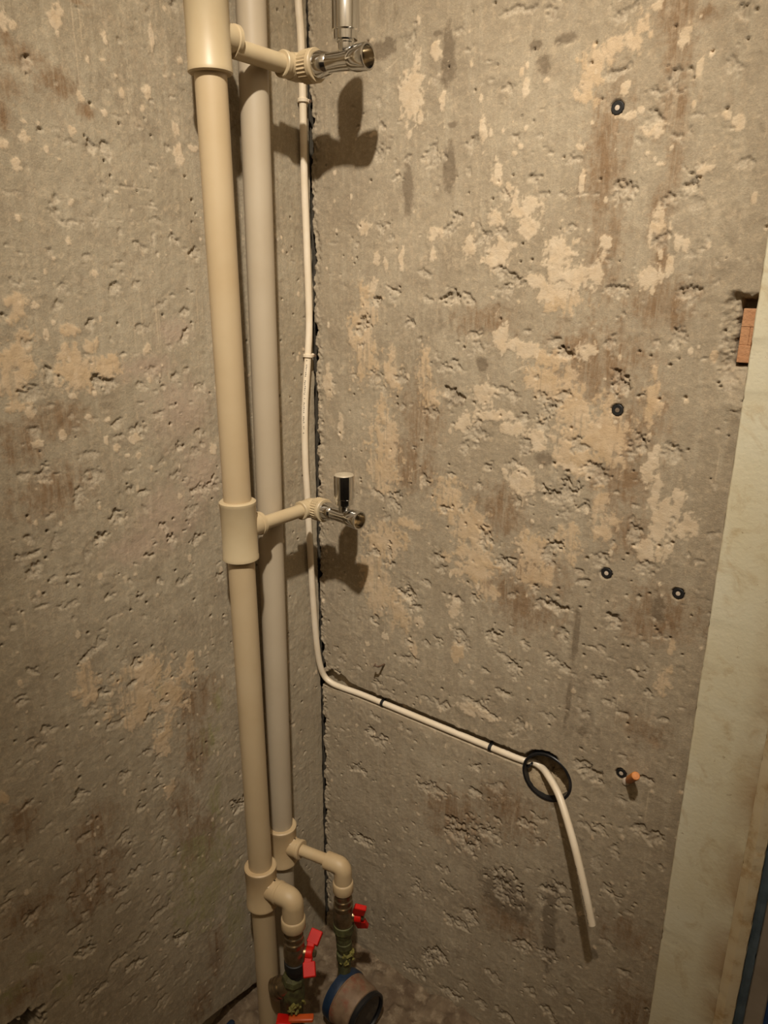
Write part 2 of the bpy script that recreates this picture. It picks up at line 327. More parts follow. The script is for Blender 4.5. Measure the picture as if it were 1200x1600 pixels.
def concrete_material(name, base_a, base_b, cols, seed):
    m = bpy.data.materials.new(name)
    m.use_nodes = True
    nt = m.node_tree
    bs = nt.nodes['Principled BSDF']
    bs.inputs['Roughness'].default_value = 0.92
    bs.inputs['Specular IOR Level'].default_value = 0.25
    tc = nd(nt, 'ShaderNodeTexCoord').outputs['Object']
    mp = nd(nt, 'ShaderNodeMapping')
    mp.inputs['Location'].default_value = (seed * 1.7, seed * 0.9, seed)
    nt.links.new(tc, mp.inputs['Vector'])
    vec = mp.outputs['Vector']
    mp2 = nd(nt, 'ShaderNodeMapping')
    mp2.inputs['Scale'].default_value = (1.0, 1.0, 0.12)
    nt.links.new(vec, mp2.inputs['Vector'])
    vstreak = mp2.outputs['Vector']
    def attr(a):
        n = nd(nt, 'ShaderNodeAttribute', attribute_name=a)
        return n.outputs['Fac']
    c = mix(nt, ramp(nt, noise_node(nt, vec, 7.0, 6.0, 0.6), 0.32, 0.68), base_a, base_b)
    c = mix(nt, mul(nt, ramp(nt, noise_node(nt, vec, 26.0, 6.0, 0.72, 0.4), 0.46, 0.68), 0.6), c, cols['spot'])
    c = mix(nt, mul(nt, ramp(nt, noise_node(nt, vstreak, 70.0, 6.0, 0.7), 0.50, 0.68), 0.42), c, cols['streak'])
    c = mix(nt, mul(nt, ramp(nt, noise_node(nt, vec, 420.0, 3.0, 0.7), 0.40, 0.66), 0.34), c, cols['grain'])
    c = mix(nt, mul(nt, ramp(nt, noise_node(nt, vec, 120.0, 6.0, 0.8, 0.6), 0.50, 0.66), 0.42), c, cols['pale2'])
    c = mix(nt, mul(nt, attr('pink'), 0.4), c, cols['pink'])
    c = mix(nt, mul(nt, attr('brown'), ramp(nt, noise_node(nt, vstreak, 90.0, 6.0, 0.75, 0.5), 0.30, 0.58)), c, cols['brown'])
    c = mix(nt, mul(nt, attr('dark'), 0.75), c, cols['dark'])
    c = mix(nt, mul(nt, attr('green'), ramp(nt, noise_node(nt, vstreak, 80.0, 6.0, 0.75, 0.5), 0.34, 0.60)), c, cols['green'])
    oc = mix(nt, ramp(nt, noise_node(nt, vec, 35.0, 4.0), 0.35, 0.65), cols['ochre'], cols['ochre2'])
    c = mix(nt, mul(nt, attr('ochre'), 0.68), c, oc)
    pc = mix(nt, ramp(nt, noise_node(nt, vec, 50.0, 4.0), 0.35, 0.65), cols['pale'], cols['pale2'])
    c = mix(nt, mul(nt, attr('pale'), 0.8), c, pc)
    fr = mix(nt, ramp(nt, noise_node(nt, vec, 260.0, 3.0, 0.7), 0.42, 0.62), cols['fresh'], cols['fresh2'])
    c = mix(nt, mul(nt, attr('pit'), 0.55), c, fr)
    c = mix(nt, attr('painted_shade'), c, (0.02, 0.016, 0.012, 1))  # near-black colour standing in for shade inside gaps and holes
    nt.links.new(c, bs.inputs['Base Color'])
    b = nd(nt, 'ShaderNodeBump')
    b.inputs['Strength'].default_value = 0.5
    b.inputs['Distance'].default_value = 0.0022
    h = mix(nt, 0.5, noise_node(nt, vec, 520.0, 4.0, 0.7), noise_node(nt, vec, 170.0, 4.0, 0.65))
    nt.links.new(h, b.inputs['Height'])
    nt.links.new(b.outputs['Normal'], bs.inputs['Normal'])
    return m

WALL_COLS = dict(
    spot=srgb(138, 124, 104), streak=srgb(188, 176, 154), grain=srgb(134, 122, 104),
    pink=srgb(184, 158, 140), brown=srgb(132, 108, 82), dark=srgb(112, 98, 80), green=srgb(148, 142, 104),
    ochre=srgb(208, 184, 153), ochre2=srgb(200, 172, 135), pale=srgb(210, 192, 166), pale2=srgb(202, 180, 150),
    fresh=srgb(192, 179, 158), fresh2=srgb(150, 136, 116))

def spread(a, b, step):
    return np.arange(a, b, step)

def rough_wall(name, U, V, to_world, F, material, seed, extra, n_pits, n_flecks, n_holes, umax, vmax):
    nu, nv = len(U), len(V)
    UU, VV = np.meshgrid(U, V, indexing='ij')
    UU = UU.astype(np.float64); VV = VV.astype(np.float64)
    # gentle waves, trowel drag and grain
    H = 0.0016 * fbm(UU, VV, 4.5, seed, 3) + 0.0009 * fbm(UU, VV, 22, seed + 3, 4, 0.45) + 0.0004 * fbm(UU, VV, 110, seed + 5, 3)
    H += 0.0003 * vnoise(UU, VV, 260, 14, seed + 9)
    lump = fbm(UU, VV, 60, seed + 21, 3)
    H += 0.0005 * sstep(lump, 0.25, 0.6)
    w1 = fbm(UU, VV, 70, seed + 11, 4, 0.65)
    w2 = fbm(UU, VV, 70, seed + 13, 4, 0.65)
    fine = fbm(UU, VV, 240, seed + 17, 3, 0.6)
    mid = fbm(UU * 1.6, VV * 0.75, 95, seed + 19, 4, 0.7)
    M = {k: np.zeros((nu, nv), np.float32) for k in ('pale', 'ochre', 'brown', 'dark', 'green', 'pink', 'pit', 'painted_shade')}
    def window(cu, cv, a, b, m=1.7):
        i0, i1 = np.searchsorted(U, (cu - a * m, cu + a * m)); j0, j1 = np.searchsorted(V, (cv - b * m, cv + b * m))
        return slice(i0, i1), slice(j0, j1)
    r_ = np.random.default_rng(seed)
    # chisel pits: sharp upper lip, sloping up towards the lower edge
    pits = [(u, v, a, b, min(0.0050, 0.0006 + 0.26 * min(a, b)) * r_.uniform(0.45, 1.1)) for (u, v, a, b) in feats(F, 'pit')]
    for _ in range(n_pits):
        a = r_.uniform(0.0018, 0.0048) * (1.7 if r_.random() < 0.12 else 1); b = a * r_.uniform(0.35, 0.9)
        pits.append((r_.uniform(0.012, umax), r_.uniform(0.03, vmax), a, b, r_.uniform(0.0006, 0.0022)))
    for (cu, cv, a, b, d) in pits:
        s = window(cu, cv, a, b)
        if UU[s].size == 0: continue
        tilt = r_.uniform(-0.35, 0.35)
        x = (UU[s] - cu) / a + w1[s] * 1.6; y = (VV[s] - cv) / b + tilt * x + w2[s] * 1.5
        rr = np.sqrt(x * x + y * y) + 0.40 * fine[s]
        inside = sstep(rr, 1.05, 0.55)
        prof = inside * (0.22 + 0.78 * np.clip((y + 0.75) / 1.3, 0, 1))
        rough_in = 0.24 * d * inside * (w1[s] + fine[s])
        H[s] = np.minimum(H[s], H[s] - d * prof + rough_in)
        lip = np.exp(-((rr - 1.05) / 0.18) ** 2) * np.clip(-y, 0, 1)
        H[s] += lip * d * 0.07
        M['pit'][s] = np.maximum(M['pit'][s], (inside * (0.55 + 0.45 * np.clip(0.6 - y, 0, 1))).astype(np.float32))
    # pin holes
    for _ in range(n_holes):
        cu, cv, a = r_.uniform(0.01, umax), r_.uniform(0.02, vmax), r_.uniform(0.0011, 0.0024)
        s = window(cu, cv, a, a)
        rr = np.hypot(UU[s] - cu, VV[s] - cv) / a
        H[s] -= 0.004 * sstep(rr, 1.2, 0.5)
    # leftover paint, stains: patches with ragged, broken edges
    def patch(key, lst, amp, soft, grow=1.0, wamp=0.8, relief=0.0):
        acc = np.full((nu, nv), -9.0, np.float32)
        for (cu, cv, a, b) in lst:
            a *= grow; b *= grow
            s = window(cu, cv, a, b, 1.8)
            if UU[s].size == 0: continue
            x = (UU[s] - cu) / a + w2[s] * wamp; y = (VV[s] - cv) / b + w1[s] * wamp
            acc[s] = np.maximum(acc[s], 1.0 - np.sqrt(x * x + y * y))
        val = acc + amp * (fine * 0.6 + lump * 0.4 + mid * 0.8)
        msk = sstep(val, -soft, soft).astype(np.float32)
        M[key] = np.maximum(M[key], msk)
        return msk
    # paint clings less where the wall is hollow, and scratches run through it
    scratch = sstep(vnoise(UU, VV, 420, 9, seed + 31) + 0.6 * fbm(UU, VV, 30, seed + 33, 3), 0.30, 0.42)
    pm = patch('pale', feats(F, 'pale'), 0.75, 0.14, 1.15)
    om = patch('ochre', feats(F, 'ochre'), 1.0, 0.24, 1.2)
    flecks = [(r_.uniform(0.01, umax), r_.uniform(0.03, vmax), *(lambda s: (s, s * r_.uniform(0.7, 2.0)))(r_.uniform(0.0012, 0.0036))) for _ in range(n_flecks)]
    patch('pale', flecks, 0.3, 0.12)
    keep = 1 - 0.55 * scratch
    M['pale'] *= (1 - 0.5 * M['pit']); M['ochre'] *= keep * (1 - 0.8 * M['pit'])
    H += 0.0005 * np.maximum(M['pale'], M['ochre'])
    patch('brown', feats(F, 'brown'), 0.9, 0.75, 1.25, 0.5)
    patch('dark', feats(F, 'dark'), 0.5, 0.3, 1.0, 0.5)
    patch('green', feats(F, 'green'), 1.1, 0.6, 1.3, 0.9)
    patch('pink', feats(F, 'pink'), 0.8, 0.9, 1.3, 0.4)
    # thin pale trowel scratches
    for q, (ang, thr) in enumerate(((0.5, 0.44), (-0.6, 0.45), (1.45, 0.45))):
        ca, sa = math.cos(ang), math.sin(ang)
        ln = vnoise(UU * ca + VV * sa, VV * ca - UU * sa, 13, 560, seed + 61 + q)
        zone = sstep(fbm(UU, VV, 11, seed + 71 + q, 3), 0.10, 0.45)
        M['pale' if q != 1 else 'dark'] = np.maximum(M['pale' if q != 1 else 'dark'], (0.6 * zone * sstep(ln, thr, thr + 0.04)).astype(np.float32))
    sc = sstep(vnoise(UU, VV, 620, 6, seed + 41), 0.40, 0.48) * sstep(fbm(UU, VV, 9, seed + 43, 3), 0.12, 0.4)
    M['pale'] = np.maximum(M['pale'], (0.55 * sc).astype(np.float32))
    M['pale'] = np.maximum(M['pale'], 0.30 * sstep(w1 + 0.7 * fine + 0.5 * fbm(UU, VV, 6, seed + 45, 3), 0.52, 0.8).astype(np.float32))
    M['pale'] = np.maximum(M['pale'], 0.34 * sstep(mid + 0.8 * fbm(UU, VV, 5, seed + 47, 3), 0.45, 0.8).astype(np.float32))
    M['dark'] = np.maximum(M['dark'], 0.42 * sstep(mid * 0.8 - 0.9 * fbm(UU, VV, 7, seed + 49, 4), 0.42, 0.85).astype(np.float32))
    H -= 0.0006 * sstep(mid + fine * 0.4, 0.50, 0.75)
    cut = extra(UU, VV, H, M, w1, w2, fine)
    co = to_world(UU, VV, H).reshape(-1, 3).astype(np.float32)
    idx = np.arange(nu * nv).reshape(nu, nv)
    quads = np.stack([idx[:-1, :-1], idx[1:, :-1], idx[1:, 1:], idx[:-1, 1:]], -1)
    if cut is not None:
        q = cut[:-1, :-1] & cut[1:, :-1] & cut[1:, 1:] & cut[:-1, 1:]
        quads = quads[~q]
    quads = quads.reshape(-1, 4).astype(np.int32)
    me = bpy.data.meshes.new(name)
    me.vertices.add(len(co)); me.vertices.foreach_set('co', co.ravel())
    me.loops.add(quads.size); me.loops.foreach_set('vertex_index', quads.ravel())
    me.polygons.add(len(quads)); me.polygons.foreach_set('loop_start', np.arange(0, quads.size, 4, dtype=np.int32))
    me.polygons.foreach_set('loop_total', np.full(len(quads), 4, np.int32))
    me.polygons.foreach_set('use_smooth', np.ones(len(quads), bool))
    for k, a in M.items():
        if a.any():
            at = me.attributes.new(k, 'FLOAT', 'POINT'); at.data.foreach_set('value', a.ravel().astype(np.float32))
    me.update(); me.validate()
    me.materials.append(material)
    return link(bpy.data.objects.new(name, me))

BOX_C = (0.467, 0.5825); BOX_R = 0.0405
def right_extra(U, V, H, M, w1, w2, fine):
    # broken slab edge along the corner
    e = 0.0018 + 0.012 * np.clip(fbm(U * 0, V, 30, 51, 4, 0.8) + 0.05, 0, 1.3) + 0.018 * np.clip(vnoise(U * 0, V, 1, 70, 53) - 0.12, 0, 1) * (1.3 - 0.5 * sstep(V, 0.5, 1.2))
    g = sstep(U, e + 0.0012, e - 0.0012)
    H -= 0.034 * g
    M['painted_shade'][:] = np.maximum(M['painted_shade'], (0.8 * sstep(U, e, e - 0.002)).astype(np.float32))  # shade of the corner gap painted in as near-black
    lipz = np.exp(-((U - e - 0.006) / 0.006) ** 2)
    H += lipz * 0.0030 * (w1 + fine * 0.8)
    M['pit'][:] = np.maximum(M['pit'], 0.7 * lipz * (w1 > 0.05))
    # chased channel for the cable
    lo = 0.5845 + 0.0010 * w1; hi = 0.6062 + 0.0022 * w1 + 0.002 * fine
    hi = hi + 0.026 * np.exp(-((U - 0.040) / 0.022) ** 2) * (U > 0.0) * (0.8 + 0.8 * w2)
    cc = sstep(V, lo - 0.001, lo + 0.001) * sstep(V, hi + 0.0012, hi - 0.0012) * (U < 0.45)
    H[:] = np.where(cc > 0, np.minimum(H, H * (1 - cc) - 0.0125 * cc), H)
    lit = np.exp(-((V - 0.577) / 0.005) ** 2) * (U < 0.43)
    M['pale'][:] = np.maximum(M['pale'], 0.35 * lit)  # lit lower lip of the channel painted in as a pale band
    # crumbled rim of the box hole
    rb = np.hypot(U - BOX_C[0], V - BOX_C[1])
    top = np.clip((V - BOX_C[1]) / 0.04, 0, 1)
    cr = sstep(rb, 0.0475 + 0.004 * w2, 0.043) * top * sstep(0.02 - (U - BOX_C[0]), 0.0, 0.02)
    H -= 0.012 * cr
    M['painted_shade'][:] = np.maximum(M['painted_shade'], (0.85 * cr).astype(np.float32))  # black gap over the box: its shade painted into the colour
    # niche with the brick behind the door casing
    nx = 0.6495 + 0.003 * w1; 
    n1 = sstep(U, nx - 0.002, nx + 0.001) * sstep(V, 1.229 + 0.003 * w2, 1.234 + 0.003 * w2) * sstep(V, 1.311 + 0.004 * w1, 1.306 + 0.004 * w1)
    H -= 0.030 * n1
    ring = sstep(U, 0.628 + 0.010 * w1, 0.642) * sstep(V, 1.205 + 0.01 * w2, 1.235) * sstep(V, 1.316 + 0.005 * w1, 1.306)
    H -= 0.010 * ring * (1 - n1) * (0.8 + 0.6 * w2 + 0.25 * fine)
    H += 0.004 * np.exp(-(((U - 0.660) / 0.012) ** 2 + ((V - 1.185) / 0.012) ** 2)) * (1 + w2)
    for (cu, cv) in PLUGS:
        rr = np.hypot(U - cu, V - cv)
        H[:] = np.where(rr < 0.0085, -0.0035, H)
        M['dark'][:] = np.maximum(M['dark'], 0.6 * sstep(rr, 0.0092, 0.0078))
    return rb < BOX_R + 0.0012

def left_extra(U, V, H, M, w1, w2, fine):
    # open joint at the corner, its shade painted in as dark colour
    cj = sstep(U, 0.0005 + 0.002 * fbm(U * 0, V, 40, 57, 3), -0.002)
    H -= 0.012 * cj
    M['painted_shade'][:] = np.maximum(M['painted_shade'], (0.8 * cj).astype(np.float32))
    # rough seam where a formwork board ended beside the grey pipe
    s = np.exp(-((U - 0.098) / 0.010) ** 2) * sstep(V, 1.20, 1.28)
    H -= 0.004 * s * np.clip(w1 + fine, 0, 1)
    # open joint over the floor
    top = 0.020 + np.clip((U - 0.19) * 0.22, 0, 0.030) + 0.002 * w1
    g = sstep(V, top + 0.0012, top - 0.0012) * sstep(U, 0.17, 0.20)
    H -= 0.03 * g
    # broken-out hole low on the left
    rr = np.hypot((U - 0.640) / 0.045, (V - 0.338) / 0.028) + 0.5 * w1
    hole = sstep(rr, 1.0, 0.75)
    H -= 0.034 * hole * (0.8 + 0.5 * w2)
    M['painted_shade'][:] = np.maximum(M['painted_shade'], (0.55 * hole).astype(np.float32))  # depth of the hole darkened by painted shade
    return None

PLUGS = [(0.4831, 1.5193), (0.5194, 1.1658), (0.5272, 0.941), (0.624, 0.9365), (0.5792, 0.6398)]
STEP = 0.0015
concrete_r = concrete_material('stripped_concrete_right', srgb(170, 157, 135), srgb(156, 142, 120), WALL_COLS, 1.0)
concrete_l = concrete_material('stripped_concrete_left', srgb(170, 159, 138), srgb(156, 144, 122), WALL_COLS, 4.0)

Ur = np.concatenate([spread(0, 0.70, STEP), np.linspace(0.70, 1.75, 12)])
Vr = np.concatenate([spread(-0.05, 0.0, 0.01), spread(0.0, 1.75, STEP), np.linspace(1.75, 2.95, 14)])
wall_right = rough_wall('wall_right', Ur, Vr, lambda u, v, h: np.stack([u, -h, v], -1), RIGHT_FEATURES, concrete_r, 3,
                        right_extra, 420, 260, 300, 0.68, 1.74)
wall_right['kind'] = 'structure'
wall_right['label'] = 'bare concrete wall with paint remnants right of the corner'
Ul = np.concatenate([spread(-0.045, 0.70, STEP), np.linspace(0.70, 2.1, 14)])
Vl = np.concatenate([spread(-0.05, 0.0, 0.01), spread(0.0, 1.72, STEP), np.linspace(1.72, 2.95, 14)])
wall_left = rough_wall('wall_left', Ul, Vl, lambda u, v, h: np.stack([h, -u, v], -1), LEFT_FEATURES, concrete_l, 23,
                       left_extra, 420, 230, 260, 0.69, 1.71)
wall_left['kind'] = 'structure'
wall_left['label'] = 'bare chipped concrete wall behind the two riser pipes'

# ------------------------------------------------------------------ floor, ceiling, walls behind the camera
def floor_mesh():
    X = np.concatenate([spread(-0.045, 0.45, 0.004), np.linspace(0.45, 1.75, 30)])
    Y = np.concatenate([np.linspace(-2.1, -0.5, 40), spread(-0.5, 0.03, 0.004)])
    XX, YY = np.meshgrid(X, Y, indexing='ij')
    l = fbm(XX, YY, 14, 5, 4, 0.6); k = fbm(XX, YY, 60, 8, 3, 0.6)
    Z = -0.006 + 0.010 * np.clip(l, -0.5, 1) + 0.005 * sstep(k, 0.2, 0.6) + 0.004 * k
    near = np.exp(-np.minimum(XX, -YY).clip(0) / 0.03)
    Z += 0.010 * near * (0.6 + l)
    gap = sstep(XX, 0.030, 0.006) * sstep(-YY, 0.24, 0.30)
    Z -= 0.02 * gap
    co = np.stack([XX, YY, Z], -1).reshape(-1, 3)
    nx, ny = XX.shape
    idx = np.arange(nx * ny).reshape(nx, ny)
    q = np.stack([idx[:-1, :-1], idx[1:, :-1], idx[1:, 1:], idx[:-1, 1:]], -1).reshape(-1, 4)
    return co.tolist(), [tuple(t) for t in q.tolist()]
v_, f_ = floor_mesh()
floor = mesh_obj('floor', v_, f_, mat('dusty_screed', srgb(128, 112, 92), srgb(98, 82, 66), 0.95, scale=26, bump=0.8, bump_scale=160, spec=0.2, c3=srgb(150, 134, 112), scale3=40), sharp=None)
floor['kind'] = 'structure'; floor['label'] = 'dusty rubble-strewn screed floor under the pipes'
for p in floor.data.polygons: p.use_smooth = True

PLASTER = mat('white_limewash', srgb(226, 216, 200), srgb(218, 206, 188), 0.95, scale=8, spec=0.2)
def bounce_split_material():
    # made-up split, dark below and white above, to steer bounced light
    m = bpy.data.materials.new('bounce_split_plaster')
    m.use_nodes = True
    nt = m.node_tree
    tc = nd(nt, 'ShaderNodeTexCoord').outputs['Object']
    sx = nd(nt, 'ShaderNodeSeparateXYZ'); nt.links.new(tc, sx.inputs[0])
    gt = nd(nt, 'ShaderNodeMath', operation='GREATER_THAN'); gt.inputs[1].default_value = 1.75
    nt.links.new(sx.outputs['Z'], gt.inputs[0])
    n = ramp(nt, noise_node(nt, tc, 6.0), 0.35, 0.65)
    low = mix(nt, n, srgb(48, 41, 36), srgb(40, 34, 29)); up = mix(nt, n, srgb(222, 212, 196), srgb(212, 200, 182))
    bs = nt.nodes['Principled BSDF']; bs.inputs['Roughness'].default_value = 0.7
    nt.links.new(mix(nt, gt.outputs[0], low, up), bs.inputs['Base Color'])
    return m
BOUNCE_SPLIT = bounce_split_material()
def slab(name, c, s, label, m=None):
    o = MB().box(c, s, bev=0.02).build(name, m or PLASTER, sharp=30)
    o['kind'] = 'structure'; o['label'] = label
    return o
slab('ceiling', (0.85, -1.03, 2.99), (1.9, 2.3, 0.06), 'white limewashed ceiling of the small room')
slab('wall_near', (0.85, -2.13, 1.46), (1.9, 0.06, 3.02), 'unseen wall behind the viewer, toned dark below and white above for bounce', BOUNCE_SPLIT)
slab('wall_far_right', (1.78, -1.03, 1.46), (0.06, 2.3, 3.02), 'unseen wall opposite the pipes, toned dark below and white above for bounce', BOUNCE_SPLIT)

# ------------------------------------------------------------------ door casing on the right
def casing_material():
    m = bpy.data.materials.new('stained_cream_paint')
    m.use_nodes = True
    nt = m.node_tree
    bs = nt.nodes['Principled BSDF']; bs.inputs['Roughness'].default_value = 0.6
    tc = nd(nt, 'ShaderNodeTexCoord').outputs['Object']
    c = mix(nt, ramp(nt, noise_node(nt, tc, 10.0, 6.0, 0.6), 0.35, 0.65), srgb(216, 210, 186), srgb(210, 200, 170))
    # rusty stain along the moulding and knocks in the paint
    sx = nd(nt, 'ShaderNodeSeparateXYZ'); nt.links.new(tc, sx.inputs[0])
    mr = nd(nt, 'ShaderNodeMapRange'); nt.links.new(sx.outputs['X'], mr.inputs[0])
    mr.inputs[1].default_value = 0.722; mr.inputs[2].default_value = 0.758
    st = mul(nt, mr.outputs[0], ramp(nt, noise_node(nt, tc, 13.0, 5.0, 0.65, 0.6), 0.38, 0.62))
    c = mix(nt, mul(nt, st, 0.75), c, srgb(158, 122, 82))
    c = mix(nt, mul(nt, ramp(nt, noise_node(nt, tc, 24.0, 6.0, 0.7, 0.8), 0.55, 0.72), 0.6), c, srgb(180, 156, 116))
    c = mix(nt, mul(nt, ramp(nt, noise_node(nt, tc, 75.0, 5.0, 0.7, 1.5), 0.64, 0.72), 0.7), c, srgb(140, 114, 82))
    nt.links.new(c, bs.inputs['Base Color'])
    b = nd(nt, 'ShaderNodeBump'); b.inputs['Strength'].default_value = 0.25; b.inputs['Distance'].default_value = 0.002
    nt.links.new(noise_node(nt, tc, 160.0, 5.0, 0.6), b.inputs['Height']); nt.links.new(b.outputs['Normal'], bs.inputs['Normal'])
    return m
CASING = casing_material()
STRIP_M = mat('worn_cream_gloss', srgb(216, 202, 172), srgb(208, 190, 154), 0.5, scale=30, bump=0.2, bump_scale=120, c3=srgb(178, 146, 104), scale3=30)
BLUE_GREY = mat('blue_grey_gloss', srgb(92, 108, 120), srgb(72, 88, 100), 0.4, scale=40)
DOOR_GREY = mat('grey_door_paint', srgb(152, 142, 130), srgb(134, 124, 112), 0.5, scale=20)
DOOR_BLUE = mat('blue_door_paint', srgb(42, 72, 120), srgb(34, 60, 104), 0.5, scale=20)
def casing(name, x0, x1, y0, y1, m, jl, jr, round_=0.0, seed=1):
    """upright board x0..x1, front at y0 (towards the room), with slightly chipped arrises"""
    r = random.Random(seed)
    V, F = [], []
    n = 420
    prof = [(x0, y1), (x0, y0 + 0.0012), (x0 + 0.0012, y0), ((x0 + x1) / 2, y0 - round_), (x1 - 0.0012, y0), (x1, y0 + 0.0012), (x1, y1)]
    sl = sr = 0.0
    for i in range(n + 1):
        z = 2.30 * i / n
        sl = sl * 0.75 + r.uniform(-jl, jl); sr = sr * 0.75 + r.uniform(-jr, jr)
        cl = r.uniform(0.0004, 0.0012) if r.random() < 0.05 else 0
        c2 = r.uniform(0.0004, 0.0012) if r.random() < 0.06 else 0
        for k, (x, y) in enumerate(prof):
            dx = (sl + cl) if k in (0, 1, 2) else ((sr - c2) if k > 3 else 0)
            V.append((x + dx, y + (cl if k == 2 else 0) + (c2 if k == 4 else 0), z))
    m_ = len(prof)
    for i in range(n):
        for k in range(m_ - 1):
            F.append((i * m_ + k, i * m_ + k + 1, (i + 1) * m_ + k + 1, (i + 1) * m_ + k))
    F.append(tuple(reversed(range(m_)))); F.append(tuple(n * m_ + k for k in range(m_)))
    return mesh_obj(name, V, F, m, sharp=40)
t1 = casing('trim_1', 0.6705, 0.7575, -0.020, 0.012, CASING, 0.0002, 0.0001, seed=3)
tag(t1, 'wide cream painted casing board with brown stains at its edge', kind='structure')
t2 = casing('trim_2', 0.7562, 0.7795, -0.026, 0.012, STRIP_M, 0.00015, 0.0003, 0.004, seed=4)
tag(t2, 'narrow worn cream moulding beside the casing board', kind='structure')
t3 = casing('trim_3', 0.7800, 0.7912, -0.018, 0.012, BLUE_GREY, 0.00005, 0.00005, 0.002, seed=5)
tag(t3, 'thin blue grey door stop strip', kind='structure')
door = empty('door_1', (0.7915, 0, 0))
tag(door, 'grey painted door leaf with blue panel at the right edge', kind='structure')
MB().box((0.0115, -0.004, 1.03), (0.023, 0.024, 2.06), bev=0.06).build('door_stile', DOOR_GREY, door)
MB().box((0.34, -0.004, 1.98), (0.634, 0.024, 0.16), bev=0.06).build('door_rail', DOOR_GREY, door)
MB().box((0.34, 0.002, 0.95), (0.634, 0.012, 1.90), bev=0.06).build('door_panel', DOOR_BLUE, door)

# ------------------------------------------------------------------ front riser with its tees and branches
def along(z, z0, p0, z1, p1):
    t = (z - z0) / (z1 - z0)
    return Vector((p0[0] + (p1[0] - p0[0]) * t, p0[1] + (p1[1] - p0[1]) * t, z))
def FP(z): return along(z, 0.0, (0.0650, -0.2340), 1.64, (0.0568, -0.2435))
def RP(z): return along(z, 0.27, (0.0280, -0.1485), 1.67, (0.0310, -0.1435))
def pipe(P, z0, z1, r, name, m, parent):
    d = (P(z1) - P(z0))
    return MB().lathe(P(z0), d, [(0, r), (d.length, r)], 40).build(name, m, parent)
def tee(P, zc, half, bdir, blen, m, parent, r=0.0275, br=0.0165):
    a = (P(zc + 0.1) - P(zc - 0.1)).normalized()
    o = P(zc) - a * half
    L = 2 * half
    mb = MB().lathe(o, a, [(0, 0.0200), (0.0, r - 0.002), (0.0015, r), (0.006, r), (0.0075, r - 0.0006), (L / 2, r - 0.0010), (L - 0.0075, r - 0.0006), (L - 0.006, r), (L - 0.0015, r), (L, r - 0.002), (L, 0.0200)], 48)
    b = Vector(bdir).normalized()
    mb.lathe(P(zc), b, [(0, br + 0.002), (blen - 0.007, br), (blen - 0.006, br + 0.0015), (blen - 0.001, br + 0.0015), (blen, br)], 32)
    # web where the boss leaves the barrel
    side = a.cross(b).normalized()
    mb.box(P(zc) + b * (r * 0.62), (r * 1.1, br * 1.5, br * 2.5), (b, side, a), 0.3)
    return mb.build('tee', m, parent, 30)

def thread_elbow(c, d_in, d_out, m, parent, k_=1.0):
    """socket elbow whose outlet is a ribbed threaded housing"""
    c = Vector(c); i = Vector(d_in).normalized(); o = Vector(d_out).normalized()
    S = lambda pr: [(a * k_, b * k_) for a, b in pr]
    e = MB()
    e.lathe(c - i * 0.027 * k_, i, S([(0, 0.0105), (0, 0.0142), (0.001, 0.0152), (0.006, 0.0152), (0.007, 0.0140), (0.016, 0.0150), (0.027, 0.0155)]), 32)
    # the bend itself
    pts, R = [], 0.013 * k_
    p0 = c - i * R; p1 = c + o * R; ctr = p0 + o * R
    for k in range(9):
        t = k / 8 * math.pi / 2
        pts.append(ctr + i * (R * math.sin(t)) - o * (R * math.cos(t)))
    e.sweep(pts, [(0.0152 + 0.0018 * k / 8) * k_ for k in range(9)], 32)
    eo = e.build('elbow', m, parent, 30)
    g = MB()
    g.lathe(c + o * 0.008 * k_, o, S([(0, 0.0160), (0.002, 0.0172), (0.003, 0.0180), (0.0155, 0.0184), (0.0170, 0.0190), (0.0215, 0.0190), (0.0225, 0.0184), (0.0225, 0.0145)]), 56, flute=(0.0025 * k_, 0.0156 * k_, 0.0007 * k_))
    g.build('ribbed_housing', m, eo, 25)
    return c + o * 0.0305 * k_

riser = empty('riser_pipe', FP(0))
tag(riser, 'thick cream plastic riser pipe with tees, standing nearer the viewer', 'pipe')
inv = Matrix.Translation(-FP(0))
def settle(root):
    """children were modelled in world space: shift their meshes into the root's frame"""
    m = root.matrix_basis.inverted()
    for ch in root.children_recursive:
        if ch.type == 'MESH' and not ch.get('_s'):
            ch.data.transform(m); ch['_s'] = 1
def finish(root):
    settle(root)
    for ch in root.children_recursive:
        if '_s' in ch: del ch['_s']

pipe(FP, 1.60, 1.86, 0.0200, 'pipe_section', PPR_FRONT, riser)
pipe(FP, 0.965, 1.62, 0.0200, 'pipe_section', PPR_FRONT, riser)
pipe(FP, 0.33, 0.975, 0.0200, 'pipe_section', PPR_FRONT, riser)
pipe(FP, -0.02, 0.32, 0.0200, 'pipe_section', PPR_FRONT, riser)
Z_TOP, Z_MID, Z_F, Z_R = 1.609, 0.971, 0.322, 0.330
ELB_TOP = Vector((0.0700, -0.0985, 1.5950)); ELB_MID = Vector((0.0640, -0.0850, 0.969))
d_top = (ELB_TOP - FP(1.6000)); d_mid = (ELB_MID - FP(0.969))
tee(FP, Z_TOP, 0.0455, d_top, 0.043, PPR_FIT, riser, r=0.0275)
tee(FP, Z_MID, 0.0455, d_mid, 0.043, PPR_FIT, riser, r=0.0268)
tee(FP, Z_F, 0.0410, (0.99, 0.12, 0), 0.040, PPR_GREY_FIT, riser, br=0.0180)
for (c, d, zz, pr) in ((ELB_TOP, d_top, 1.6000, 0.0120), (ELB_MID, d_mid, 0.969, 0.0105)):
    u = d.normalized()
    s = FP(zz) + u * 0.036
    MB().lathe(s, u, [(0, pr), ((c - s).length - 0.020, pr)], 32).build('branch_pipe', PPR_FIT, riser)
